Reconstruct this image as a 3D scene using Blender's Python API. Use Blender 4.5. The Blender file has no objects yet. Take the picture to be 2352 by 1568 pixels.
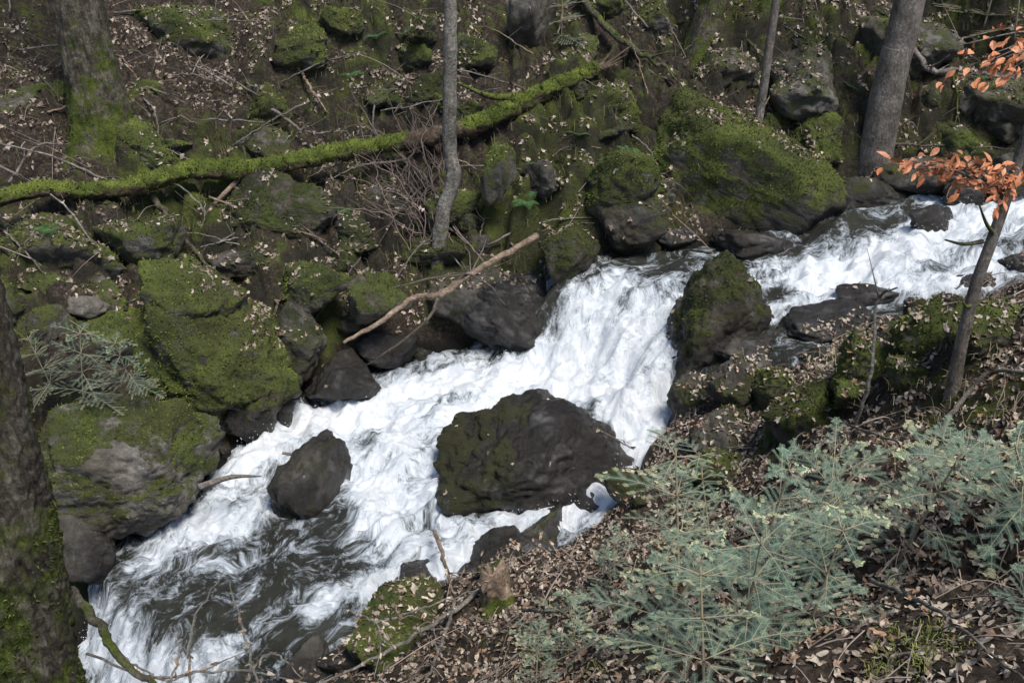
import bpy, bmesh, math, random
import numpy as np
from mathutils import Vector, Matrix, Euler
rng=np.random.default_rng(11); random.seed(11)
R=random.uniform
FX=2308.; CH=5.0; PITCH=math.radians(28); cp,sp=math.cos(PITCH),math.sin(PITCH)
scene=bpy.context.scene; COL=scene.collection
try:
    scene.view_settings.view_transform='Standard'; scene.view_settings.look='None'; scene.view_settings.exposure=0
except Exception: pass

# ------------------------------------------------------------------ noise
_p=rng.permutation(256); _p=np.concatenate([_p,_p,_p[:2]])
_g=rng.normal(size=(256,3)); _g/=np.linalg.norm(_g,axis=1)[:,None]
def pn(x,y,z=0.0):
    x,y,z=np.broadcast_arrays(np.asarray(x,float),np.asarray(y,float),np.asarray(z,float))
    xf=np.floor(x);yf=np.floor(y);zf=np.floor(z)
    X=xf.astype(int)&255;Y=yf.astype(int)&255;Z=zf.astype(int)&255
    x=x-xf;y=y-yf;z=z-zf
    f=lambda t:t*t*t*(t*(t*6-15)+10)
    u,v,w=f(x),f(y),f(z); out=0
    for i in (0,1):
        wi=u if i else 1-u
        for j in (0,1):
            wj=v if j else 1-v
            for k in (0,1):
                wk=w if k else 1-w
                g=_g[_p[_p[_p[X+i]+Y+j]+Z+k]]
                out=out+wi*wj*wk*(g[...,0]*(x-i)+g[...,1]*(y-j)+g[...,2]*(z-k))
    return out
def fbm(x,y,z=0.0,o=4,g=.5):
    a=1.;r=0.;f=1.
    for i in range(o):
        r=r+a*pn(np.asarray(x)*f+i*17.3,np.asarray(y)*f+i*5.1,np.asarray(z)*f+i*9.7);a*=g;f*=2.03
    return r
def worley(x,y,sd=0.):
    xi=np.floor(x);yi=np.floor(y);f1=np.full(x.shape,9.);f2=np.full(x.shape,9.);idv=np.zeros(x.shape)
    def h(a,b,c): 
        q=np.sin(a*127.1+b*311.7+c*74.7+sd)*43758.5453; return q-np.floor(q)
    for i in(-1,0,1):
        for j in(-1,0,1):
            cx=xi+i;cy=yi+j
            d=np.hypot(cx+h(cx,cy,1.)-x,cy+h(cx,cy,2.)-y);r=h(cx,cy,3.)
            m=d<f1
            f2=np.where(m,f1,np.minimum(f2,d)); idv=np.where(m,r,idv); f1=np.where(m,d,f1)
    return f1,f2,idv
def sstep(a,b,x):
    t=np.clip((x-a)/(b-a),0,1);return t*t*(3-2*t)

# ------------------------------------------------------------------ site: stream running down the s axis
def SW(x,y): return .76*x+.65*y,-.65*x+.76*y
def XY(s,w): return .76*s-.65*w,.65*s+.76*w
def level(s):
    return np.interp(s,[-40,-10,.9,1.25,1.6,1.8,2.3,3.5,5,5.8,6.0,6.2,6.35,6.5,6.65,6.9,8.3,8.6,9.0,9.3,10.5,11.2,14,40],
      [-4,-2.2,-1.25,-1.1,-.62,-.47,-.40,-.2,-.06,.02,.09,.22,.42,.58,.74,.83,.9,.98,1.16,1.22,1.3,1.5,1.62,4])
def levsm(s): return np.interp(s,[-40,-10,0,3,6,8,12,40],[-4,-2,-.9,-.25,.35,.9,1.5,5])
def edgeF(s): return np.interp(s,[-40,-10,0,1.95,3.8,5.17,6.2,6.8,7.85,9.4,10.1,10.7,12,14,40],[6.,6.5,6.9,7.17,7.9,7.75,7.15,6.75,6.2,5.72,5.15,4.65,4.0,3.5,3.4])
def edgeN(s): return np.interp(s,[-40,-10,0,1.9,2.77,3.84,4.7,5.45,6.1,6.9,8.32,9.46,10.7,12,14,40],[4.,4.4,5,4.95,4.83,4.75,4.45,4.6,4.95,4.45,3.98,3.49,2.8,2.1,1.5,1.4])
def H0(x,y):
    s,w=SW(x,y);ls=levsm(s)
    df=w-edgeF(s);dn=edgeN(s)-w
    far=ls+np.interp(df,[-3,-.3,0,.3,.7,1.3,2.5,5,9,60],[-6,-.9,-.15,.35,.75,1.1,1.8,3.3,6.2,45])
    near=ls+np.interp(dn,[-3,-.3,0,.35,1.1,4.6,7,12,60],[-6,-.9,-.12,.15,.5,3.35,4.1,5.,14])
    return np.maximum(level(s)-.35,np.maximum(far,near))
def H(x,y):
    x=np.asarray(x,float);y=np.asarray(y,float)
    s,w=SW(x,y)
    wob=.22*fbm(x*.9,y*.9,3.,2)
    xs=x+wob;ys=y-wob
    h=H0(xs,ys)
    df=w-edgeF(s);dn=edgeN(s)-w
    mf=sstep(0,.6,df);mn=sstep(0,.6,dn)
    f1,f2,i=worley(x*1.3+.5*fbm(x*2,y*2,1.,3),y*1.3+.4*fbm(x*2,y*2,9.,3),0.)
    g1,g2,j=worley(x*3.1+.5*fbm(x*4,y*4,7.,2),y*3.1,5.)
    edge=sstep(0,.3,f2-f1);ed2=sstep(0,.3,g2-g1)
    fade=1-.5*sstep(1.5,3.5,df)
    h=h+mf*fade*((i-.4)*.46*edge+(j-.4)*.2*ed2-.13*(1-ed2))+mn*((i-.5)*.14*edge+(j-.5)*.09*ed2)
    h=h+(mf*.28+mn*.10)*fbm(x*.8,y*.8,0.,3)+(mf+mn)*(.07*fbm(x*4,y*4,2.,3))+mf*.05*np.abs(fbm(x*7,y*7,12.,2))+.015*fbm(x*14,y*14,4.,2)
    return h
def ray(u,v):
    a=(u-1176)/FX;b=(784-v)/FX;return np.array([a,cp+sp*b,-sp+cp*b])
def P(u,v,z):
    "surveyed point at a known elevation"
    d=ray(u,v);t=(z-CH)/d[2];return Vector((d[0]*t,d[1]*t,z))
_T=np.linspace(1.5,40,1600)
def G(u,v,h=0.,f=H0):
    "surveyed point h above the ground"
    d=ray(u,v);x=d[0]*_T;y=d[1]*_T;z=CH+d[2]*_T
    g=f(x,y)+h;k=np.argmax(z<g)
    return Vector((x[k],y[k],z[k]))
wl=lambda x,y:level(SW(x,y)[0])
def WP(u,v): return G(u,v,0.,wl)
def gz(x,y): return float(H(np.array([x]),np.array([y]))[0])

# ------------------------------------------------------------------ mesh helpers
def mesh_np(name,V,F,attrs=None,smooth=True,cols=None):
    V=np.asarray(V,np.float32);F=np.asarray(F,np.int32)
    me=bpy.data.meshes.new(name);n,k=F.shape
    me.vertices.add(len(V));me.vertices.foreach_set('co',V.ravel())
    me.loops.add(n*k);me.loops.foreach_set('vertex_index',F.ravel())
    me.polygons.add(n);me.polygons.foreach_set('loop_start',np.arange(0,n*k,k,dtype=np.int32))
    me.update(calc_edges=True)
    me.polygons.foreach_set('use_smooth',np.full(n,smooth,dtype=bool))
    for a,val in (attrs or {}).items():
        at=me.attributes.new(a,'FLOAT','POINT');at.data.foreach_set('value',np.asarray(val,np.float32))
    if cols is not None:
        at=me.attributes.new('tint','FLOAT_COLOR','POINT')
        c=np.ones((len(V),4),np.float32);c[:,:3]=cols;at.data.foreach_set('color',c.ravel())
    return me
def obj(name,me,mat=None,loc=None,parent=None,label=None,cat=None,kind=None,group=None):
    o=bpy.data.objects.new(name,me);COL.objects.link(o)
    if me is not None and mat is not None:
        if len(me.materials)==0: me.materials.append(mat)
    if loc is not None:o.location=loc
    if parent is not None:o.parent=parent
    if label:o['label']=label
    if cat:o['category']=cat
    if kind:o['kind']=kind
    if group:o['group']=group
    return o
def vnormals(V,F):
    a=V[F[:,0]];b=V[F[:,1]];c=V[F[:,2]];n=np.cross(b-a,c-a)
    N=np.zeros_like(V)
    for k in range(F.shape[1]):np.add.at(N,F[:,k],n)
    return N/np.maximum(np.linalg.norm(N,axis=1),1e-9)[:,None]
def grid_faces(nu,nv,wrap=False):
    i=np.arange(nu-1);m=nv if wrap else nv-1
    j=np.arange(m);I,J=np.meshgrid(i,j,indexing='ij');J2=(J+1)%nv
    return np.stack([I*nv+J,I*nv+J2,(I+1)*nv+J2,(I+1)*nv+J],-1).reshape(-1,4)
def catmull(P_,n):
    P_=np.asarray(P_,float)
    if len(P_)==2:return P_[0]+(P_[1]-P_[0])*np.linspace(0,1,n)[:,None]
    Q=np.vstack([2*P_[0]-P_[1],P_,2*P_[-1]-P_[-2]]);m=len(P_)-1
    out=[]
    for t in np.linspace(0,m-1e-6,n):
        k=int(t);f=t-k;a,b,c,d=Q[k],Q[k+1],Q[k+2],Q[k+3]
        out.append(.5*(2*b+(c-a)*f+(2*a-5*b+4*c-d)*f*f+(3*b-a-3*c+d)*f**3))
    return np.array(out)
def tube(pts,rad,n=40,k=10,rough=.08,freq=3.,jit=0.,seed=0.,flare=0.,cap=True):
    C=catmull(pts,n)
    r=np.interp(np.linspace(0,1,n),np.linspace(0,1,len(rad)),rad)
    if jit: 
        L=np.linspace(0,1,n)*n*.35
        C=C+np.stack([pn(L,seed+1.3,0.),pn(L,seed+4.1,5.),pn(L,seed+8.2,9.)],-1)*jit
    T=np.gradient(C,axis=0);T/=np.linalg.norm(T,axis=1)[:,None]
    ref=np.array([0,0,1.]) if abs(T[:,2]).mean()<.8 else np.array([0,1.,0])
    A=np.cross(T,ref);A/=np.linalg.norm(A,axis=1)[:,None];B=np.cross(T,A)
    th=np.linspace(0,2*np.pi,k,endpoint=False)
    D=A[:,None,:]*np.cos(th)[None,:,None]+B[:,None,:]*np.sin(th)[None,:,None]
    nn=fbm(D[...,0]*freq*.6+seed,D[...,1]*freq*.6+C[:,None,2]*freq*.7,D[...,2]*freq*.6+C[:,None,0]*freq*.7,3)
    rr=r[:,None]*(1+rough*nn*2)
    if flare:
        hgt=(C[:,2]-C[0,2])[:,None]
        lob=.5+.5*np.cos(th[None,:]*4+seed+np.sin(th*2+seed)[None,:])
        rr=rr*(1+flare*np.exp(-hgt/(.32))*(.35+lob))
    X=C[:,None,:]+D*rr[...,None]
    V=X.reshape(-1,3);F=grid_faces(n,k,True)
    if cap:
        V=np.vstack([V,np.repeat(C[:1],k,0)+(X[0]-C[:1])*.01,np.repeat(C[-1:],k,0)+(X[-1]-C[-1:])*.01+T[-1]*r[-1]*.4])
        a=n*k;j=np.arange(k);j2=(j+1)%k
        F=np.vstack([F,np.stack([j2,j,a+j,a+j2],-1),np.stack([(n-1)*k+j,(n-1)*k+j2,a+k+j2,a+k+j],-1)])
    return V,F
def join(parts):
    Vs=[];Fs=[];o=0
    for V,F in parts:
        Vs.append(V);Fs.append(F+o);o+=len(V)
    return np.vstack(Vs),np.vstack(Fs)

# ------------------------------------------------------------------ materials
def newmat(name):
    m=bpy.data.materials.new(name);m.use_nodes=True;nt=m.node_tree
    return m,nt,nt.nodes['Principled BSDF']
def nd(nt,t,**kw):
    n=nt.nodes.new(t)
    for k,v in kw.items():setattr(n,k,v)
    return n
def noise(nt,vec,scale,detail=5,rough=.6,dist=0.):
    n=nd(nt,'ShaderNodeTexNoise');n.inputs['Scale'].default_value=scale;n.inputs['Detail'].default_value=detail
    n.inputs['Roughness'].default_value=rough;n.inputs['Distortion'].default_value=dist
    if vec is not None:nt.links.new(vec,n.inputs['Vector'])
    return n.outputs['Fac']
def ramp(nt,fac,stops):
    n=nd(nt,'ShaderNodeValToRGB');e=n.color_ramp.elements
    while len(e)<len(stops):e.new(.5)
    for q,(p,c) in zip(e,stops):
        q.position=p;q.color=(c[0],c[1],c[2],1) if not isinstance(c,(int,float)) else (c,c,c,1)
    nt.links.new(fac,n.inputs['Fac']);return n.outputs['Color']
def math_(nt,op,a,b=None,c=None,clamp=False):
    n=nd(nt,'ShaderNodeMath',operation=op,use_clamp=clamp)
    for i,x in enumerate((a,b,c)):
        if x is None:continue
        if isinstance(x,(int,float)):n.inputs[i].default_value=x
        else:nt.links.new(x,n.inputs[i])
    return n.outputs[0]
def mix(nt,f,a,b,mode='MIX'):
    n=nd(nt,'ShaderNodeMix',data_type='RGBA',blend_type=mode)
    for k,x in ((0,f),(6,a),(7,b)):
        if isinstance(x,(int,float)):n.inputs[k].default_value=x
        elif isinstance(x,tuple):n.inputs[k].default_value=(*x,1)
        else:nt.links.new(x,n.inputs[k])
    return n.outputs[2]
def attr(nt,name,out='Fac'):
    n=nd(nt,'ShaderNodeAttribute',attribute_name=name);return n.outputs[out]
def pos(nt): return nd(nt,'ShaderNodeNewGeometry').outputs['Position']
def mapv(nt,v,sc):
    n=nd(nt,'ShaderNodeMapping');n.inputs['Scale'].default_value=sc;nt.links.new(v,n.inputs['Vector']);return n.outputs[0]
def bump(nt,h,st,dist,bsdf,prev=None):
    n=nd(nt,'ShaderNodeBump');n.inputs['Strength'].default_value=st;n.inputs['Distance'].default_value=dist
    nt.links.new(h,n.inputs['Height'])
    if prev is not None:nt.links.new(prev,n.inputs['Normal'])
    nt.links.new(n.outputs[0],bsdf.inputs['Normal']);return n.outputs[0]
def mossmask(nt,p,a,sc=7.,k=1.6):
    n1=noise(nt,p,sc,7,.7);x=math_(nt,'MULTIPLY_ADD',n1,k,-k/2);x=math_(nt,'ADD',x,a)
    return math_(nt,'MULTIPLY_ADD',x,3.,-1.,clamp=True)
MOSS=[(0.25,(.018,.023,.007)),(.45,(.06,.077,.016)),(.6,(.135,.165,.03)),(.78,(.24,.275,.06))]
def mosscolor(nt,p,k=1.,a=2.2,b=55):
    c=ramp(nt,math_(nt,'ADD',math_(nt,'MULTIPLY',noise(nt,p,a,4,.6),.62),math_(nt,'MULTIPLY',noise(nt,p,b,4,.7),.38)),[(q,(c[0]*k,c[1]*k,c[2]*k)) for q,c in MOSS])
    return mix(nt,ramp(nt,noise(nt,p,1.3,4,.6),[(.45,0.),(.65,.6)]),c,(.06*k,.05*k,.018*k))
def rock_material(name,dark=1.,mosst=1.):
    m,nt,b=newmat(name);p=pos(nt)
    n1=noise(nt,p,5,8,.7);n2=noise(nt,p,22,6,.7);n3=noise(nt,p,1.6,3)
    base=ramp(nt,n1,[(.28,(.03*dark,.027*dark,.023*dark)),(.5,(.10*dark,.09*dark,.078*dark)),(.72,(.24*dark,.22*dark,.19*dark))])
    lic=ramp(nt,n2,[(.56,0.),(.68,1.)]);base=mix(nt,math_(nt,'MULTIPLY',lic,.5),base,(.3*dark,.3*dark,.26*dark))
    base=mix(nt,ramp(nt,n3,[(.4,0.),(.65,.75)]),base,(.08,.064,.038))
    wet=attr(nt,'wet');mo=mossmask(nt,p,attr(nt,'moss'),6.,2.4)
    mc=mosscolor(nt,p,mosst)
    wetf=mix(nt,wet,(1.,1.,1.),(.22,.205,.195));base=mix(nt,1.,base,wetf,'MULTIPLY')
    mcw=mix(nt,math_(nt,'MULTIPLY',wet,.6),mc,(.04,.033,.014));col=mix(nt,mo,base,mcw)
    nt.links.new(col,b.inputs['Base Color'])
    dry=math_(nt,'SUBTRACT',1.,wet);r=math_(nt,'MULTIPLY_ADD',dry,.42,.38)
    r=math_(nt,'ADD',r,math_(nt,'MULTIPLY',mo,.6),clamp=True);nt.links.new(r,b.inputs['Roughness'])
    b.inputs['Specular IOR Level'].default_value=.5
    patch=ramp(nt,noise(nt,mapv(nt,p,(1,1,.6)),3.2,7,.7),[(.47,0.),(.6,.75)])
    nt.links.new(math_(nt,'MULTIPLY',math_(nt,'MULTIPLY',wet,patch),math_(nt,'SUBTRACT',1.,math_(nt,'MULTIPLY',mo,.95),clamp=True)),b.inputs['Coat Weight'])
    b.inputs['Coat Roughness'].default_value=.22;b.inputs['Coat IOR'].default_value=1.55
    cb_=nd(nt,'ShaderNodeBump');cb_.inputs['Strength'].default_value=.6;cb_.inputs['Distance'].default_value=.018
    nt.links.new(noise(nt,p,26,8,.75),cb_.inputs['Height']);nt.links.new(cb_.outputs[0],b.inputs['Coat Normal'])
    q=bump(nt,noise(nt,p,9,9,.74),.9,.055,b)
    bump(nt,math_(nt,'MULTIPLY',noise(nt,p,70,4,.7),mo),.9,.03,b,q)
    return m
M_rock=rock_material('rock_mossy');M_pale=rock_material('rock_pale',1.6)
M_dark=rock_material('rock_dark',.7,.6)
def simple_tint(name,rough=.8,bscale=None,spec=.3):
    m,nt,b=newmat(name);c=attr(nt,'tint','Color')
    if bscale:
        p=pos(nt);c=mix(nt,.5,c,ramp(nt,noise(nt,p,bscale,3),[(.3,.35),(.7,1.4)]),'MULTIPLY')
    nt.links.new(c,b.inputs['Base Color']);b.inputs['Roughness'].default_value=rough;b.inputs['Specular IOR Level'].default_value=spec
    return m
M_leaf=simple_tint('dead_leaf',.5,60.,.45);M_mosst=simple_tint('moss_tuft',.95,None,.1);M_needle=simple_tint('fir_needle',.4,None,.4)
M_twig=simple_tint('twig_bark',.85);M_orange=simple_tint('beech_leaf',.5,80.,.4);M_grass=simple_tint('grass_blade',.7)
def ground_material():
    m,nt,b=newmat('forest_floor');p=pos(nt)
    n1=noise(nt,p,4,8,.7);n2=noise(nt,p,26,6,.75)
    soil=ramp(nt,n2,[(.3,(.014,.010,.007)),(.5,(.058,.043,.031)),(.62,(.135,.102,.075)),(.75,(.27,.21,.17))])
    mo=mossmask(nt,p,attr(nt,'moss'),5.,2.2)
    mc=mosscolor(nt,p,.85,2.5,45)
    col=mix(nt,mo,soil,mc)
    rk=attr(nt,'rock');rc=ramp(nt,n1,[(.3,(.014,.013,.009)),(.55,(.05,.048,.034)),(.72,(.14,.13,.105))])
    col=mix(nt,rk,col,rc)
    wet=attr(nt,'wet');col=mix(nt,wet,col,(.014,.012,.009))
    nt.links.new(col,b.inputs['Base Color']);nt.links.new(math_(nt,'MULTIPLY_ADD',wet,-.6,.9),b.inputs['Roughness'])
    b.inputs['Specular IOR Level'].default_value=.3
    q=bump(nt,noise(nt,p,12,9,.75),1.,.08,b);bump(nt,noise(nt,p,60,4,.7),.8,.03,b,q);return m
M_ground=ground_material()
def bark_material(name,c1,c2,c3,vs=(9,9,2.),bs=1.,mt=1.):
    m,nt,b=newmat(name);p=pos(nt);v=mapv(nt,p,vs)
    n=noise(nt,v,3,8,.7,.4);n2=noise(nt,p,38,5,.7);n3=noise(nt,p,5,5,.6)
    col=ramp(nt,n,[(.3,c1),(.52,c2),(.72,c3)])
    col=mix(nt,ramp(nt,n2,[(.52,0.),(.7,.6)]),col,tuple(min(1,x*1.5) for x in c3))
    col=mix(nt,1.,col,ramp(nt,n3,[(.35,.55),(.65,1.25)]),'MULTIPLY')
    mo=mossmask(nt,p,attr(nt,'moss'),9.,2.4)
    mc=ramp(nt,math_(nt,'ADD',math_(nt,'MULTIPLY',noise(nt,p,6,3),.5),math_(nt,'MULTIPLY',noise(nt,p,70,3,.7),.5)),[(q,(c[0]*mt,c[1]*mt,c[2]*mt)) for q,c in MOSS])
    nt.links.new(mix(nt,mo,col,mc),b.inputs['Base Color']);b.inputs['Roughness'].default_value=.9;b.inputs['Specular IOR Level'].default_value=.2
    q=bump(nt,n,.9,.03*bs,b);bump(nt,n2,.6,.012,b,q);return m
M_bark=bark_material('mossy_bark',(.03,.024,.016),(.12,.1,.075),(.26,.235,.19),bs=1.8)
M_barkg=bark_material('grey_bark',(.08,.067,.054),(.175,.15,.13),(.29,.26,.225),(14,14,5.),.6)
M_barkp=bark_material('pale_bark',(.08,.07,.055),(.22,.2,.17),(.38,.355,.31),(10,10,16.),.9)
M_log=bark_material('mossy_log_bark',(.03,.021,.014),(.09,.064,.044),(.19,.145,.105),(6,6,6),mt=1.1)
M_wood=bark_material('bare_wood',(.10,.065,.046),(.24,.175,.13),(.4,.31,.23),(6,6,12),.4)
def water_material():
    m,nt,b=newmat('stream_water');uv=nd(nt,'ShaderNodeUVMap',uv_map='flow').outputs[0];p=pos(nt)
    f=attr(nt,'foam');st=attr(nt,'fall')
    na=noise(nt,mapv(nt,uv,(2.6,3.4,1)),1.,10,.66,.7)
    nb=noise(nt,mapv(nt,uv,(3.8,6.2,1)),1.,10,.76,.7)
    nc=noise(nt,mapv(nt,uv,(17,19,1)),1.,9,.8,.8)
    nr=noise(nt,mapv(nt,uv,(4.,5.,1)),1.,7,.6,1.)
    rid=math_(nt,'SUBTRACT',1.,math_(nt,'MULTIPLY',math_(nt,'ABSOLUTE',math_(nt,'SUBTRACT',nr,.5)),10.),clamp=True)
    rid=math_(nt,'MULTIPLY',rid,math_(nt,'SUBTRACT',1.,st))
    n=mix(nt,st,math_(nt,'ADD',math_(nt,'MULTIPLY',na,.54),math_(nt,'MULTIPLY',nc,.46)),math_(nt,'ADD',math_(nt,'MULTIPLY',nb,.6),math_(nt,'MULTIPLY',nc,.4)))
    x=math_(nt,'ADD',f,math_(nt,'MULTIPLY_ADD',n,5.2,-2.6))
    x=math_(nt,'ADD',x,math_(nt,'MULTIPLY',rid,.38))
    mask=math_(nt,'MULTIPLY_ADD',x,1.35,-.43,clamp=True)
    deep=ramp(nt,noise(nt,p,1.5,3),[(.3,(.016,.017,.013)),(.7,(.042,.042,.03))])
    fc=ramp(nt,math_(nt,'ADD',math_(nt,'MULTIPLY',n,.8),math_(nt,'MULTIPLY',f,.13)),[(.34,(.31,.37,.42)),(.45,(.55,.61,.67)),(.54,(.81,.85,.89)),(.63,(.92,.94,.96))])
    nt.links.new(mix(nt,mask,deep,fc),b.inputs['Base Color'])
    nt.links.new(math_(nt,'MULTIPLY_ADD',mask,.5,.05),b.inputs['Roughness']);b.inputs['IOR'].default_value=1.45
    q=bump(nt,n,.5,.06,b)
    bump(nt,nc,.6,.03,b,q)
    return m
M_water=water_material()

# ------------------------------------------------------------------ terrain
def axis(lo,hi,fl,fh,st):
    a=[fl]
    d=st
    while a[-1]>lo:d*=1.18;a.append(a[-1]-d)
    b=[fh];d=st
    while b[-1]<hi:d*=1.18;b.append(b[-1]+d)
    return np.array(a[::-1]+list(np.arange(fl+st,fh-st/2,st))+b)
gx=axis(-60,60,-8.5,9.,.028);gy=axis(-40,70,1.,16.5,.028)
XX,YY=np.meshgrid(gx,gy,indexing='ij');ZZ=H(XX,YY)
V=np.stack([XX,YY,ZZ],-1).reshape(-1,3);F=grid_faces(len(gx),len(gy))[:,::-1]
N=vnormals(V,F)
s_,w_=SW(V[:,0],V[:,1]);df=w_-edgeF(s_);dn=edgeN(s_)-w_
mo=.34+.9*fbm(V[:,0]*.55,V[:,1]*.55,11.,3)+.3*(N[:,2]-.7)+.2*sstep(2.6,.8,df)*sstep(0,.2,df)
mo=np.where(dn>0,mo-.3,mo)
rockm=sstep(.5,.2,N[:,2])*sstep(-.1,.4,df)*.75
wet=1-sstep(.02,.25,V[:,2]-level(s_))
ter=obj('ground',mesh_np('ground',V,F,{'moss':mo,'rock':rockm,'wet':np.where((df>1)|(dn>1),0,wet)}),M_ground,kind='structure',label='steep forest floor with leaf litter, moss and dark soil')

# water
def capd(px,py,a,b):
    ab=b-a;t=np.clip(((px-a[0])*ab[0]+(py-a[1])*ab[1])/(ab@ab+1e-9),0,1)
    return np.hypot(px-a[0]-ab[0]*t,py-a[1]-ab[1]*t)
foams=[([(1500,740),(1380,800),(1330,850)],.5,1.5),([(1400,660),(1300,800),(1240,850)],.26,1.25),([(1530,760),(1500,900)],.25,1.25),
 ([(1340,860),(1100,870),(950,900),(800,960),(680,980),(600,1030)],.33,1.45),([(600,1030),(540,1110),(480,1190),(400,1260)],.25,1.1),
 ([(1000,880),(940,960),(900,1040),(870,1100),(900,1180)],.36,1.15),([(900,1180),(950,1260),(1040,1290)],.24,.95),([(760,980),(800,1060),(820,1100)],.24,1.05),
 ([(1420,900),(1490,960),(1510,1050),(1400,1130),(1250,1180)],.3,1.4),([(1250,1180),(1120,1240),(1040,1290),(850,1350),(730,1380)],.18,1.1),
 ([(2420,470),(2200,520),(2080,570),(1980,620),(1850,640)],.38,1.2),([(1850,640),(1740,655),(1620,650)],.22,.8),([(2080,420),(2180,480),(2250,500)],.24,.95),
 ([(2300,620),(2200,640),(2050,655),(1900,690),(1800,720)],.22,1.),([(1380,640),(1480,650),(1560,660)],.18,.65),([(2420,580),(2250,600)],.32,.85),
 ([(200,1430),(260,1500),(330,1560),(420,1560),(480,1520)],.2,1.1),([(440,1240),(560,1200),(620,1100)],.26,.85),([(1000,830),(1120,830)],.2,.8),([(290,1330),(420,1310),(560,1290)],.16,.42),
 ([(1000,1000),(985,1120),(1030,1220),(1130,1235)],.15,1.05),([(1030,960),(1200,890),(1400,900),(1440,1000),(1400,1100)],.2,1.35),([(660,1080),(700,1040),(780,1080)],.14,1.1)]
foams=[([np.array(WP(*q)[:2]) for q in pl],r,k) for pl,r,k in foams]
ss=np.concatenate([np.arange(-14,0,.12),np.arange(0,12.5,.018),np.arange(12.5,24,.12)]);tt=np.linspace(0,1,210)
S,T_=np.meshgrid(ss,tt,indexing='ij');lo=edgeN(S)-.45;hi=edgeF(S)+.35;Wd=lo+(hi-lo)*T_
X,Y=XY(S,Wd)
foam=np.zeros(S.shape)+.14
for pl,r,k in foams:
    d=np.full(S.shape,9.)
    for a,b in zip(pl[:-1],pl[1:]):d=np.minimum(d,capd(X,Y,a,b))
    foam=np.maximum(foam,k*np.exp(-(d/r)**2*.8))
out=sstep(12,13,S)+sstep(1.2,0,S);foam=np.maximum(foam,out*.6)
slope=np.gradient(level(ss),ss)
Sl=S+.42*fbm(Wd*1.4,S*.8,2.,3)+.1*(Wd-5.9)*sstep(5.5,6.5,S)*sstep(8,7,S)
base=level(Sl)
fall=np.clip(np.interp(Sl,ss,slope)/1.1,0,1)
turb=.25+.75*np.clip(foam,0,1)
q1=fbm(S*2.,Wd*2.8,0.,3);rid=1-np.abs(fbm(S*3.2+3,Wd*4.,1.,3))*2
Zw=base+turb*(.16*q1+.10*(rid-.6))*(1-.3*fall)+.02*fbm(S*9,Wd*10,5.,4)*turb+fall*(.14*fbm(S*4,Wd*4.5,8.,4)+.06*np.abs(fbm(S*8,Wd*8,18.,3)))
Vw=np.stack([X,Y,Zw],-1).reshape(-1,3);Fw=grid_faces(len(ss),len(tt))[:,::-1]
mw=mesh_np('stream_water',Vw,Fw,{'foam':foam.ravel(),'fall':sstep(.3,.8,fall).ravel()})
uvl=mw.uv_layers.new(name='flow');idx=Fw.ravel()
wx=.3*fbm(X*1.5,Y*1.5,4.,3);wy=.3*fbm(X*1.5,Y*1.5,24.,3)
uvc=np.stack([(S+wx*(1-.4*fall)).ravel(),(Wd+wy*(1-.5*fall)).ravel()],-1)
uvl.data.foreach_set('uv',uvc[idx].ravel().astype(np.float32))
water=obj('stream_water',mw,M_water,kind='structure',label='white rushing mountain stream with small waterfalls over rocks')
# flecks of spray thrown up where the water breaks
ND=8000
fm_=np.clip(foam-.75,0,1).ravel()*(.25+fall.ravel()*1.2+sstep(5.2,6.2,S).ravel()*sstep(7,6.4,S).ravel()*.6);fm_/=fm_.sum()
k=rng.choice(len(fm_),ND,p=fm_);pp=Vw[k]+rng.normal(size=(ND,3))*np.array([.03,.03,.0])+np.abs(rng.normal(size=(ND,1)))*np.array([[0,0,.06]])
r_=rng.uniform(.0018,.006,ND)[:,None]
t4=np.array([[1,1,1],[1,-1,-1],[-1,1,-1],[-1,-1,1]])*.7
Vd=(pp[:,None,:]+t4[None]*r_[:,None,:]).reshape(-1,3);Fd=(np.arange(ND)[:,None,None]*4+np.array([[0,1,2],[0,3,1],[0,2,3],[1,3,2]])[None]).reshape(-1,3)
M_drop,nt_,b_=newmat('water_drops');b_.inputs['Base Color'].default_value=(.85,.88,.9,1);b_.inputs['Roughness'].default_value=.3
obj('water_spray',mesh_np('water_spray',Vd,Fd),M_drop,kind='stuff',label='fine white spray droplets above the breaking water')

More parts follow.
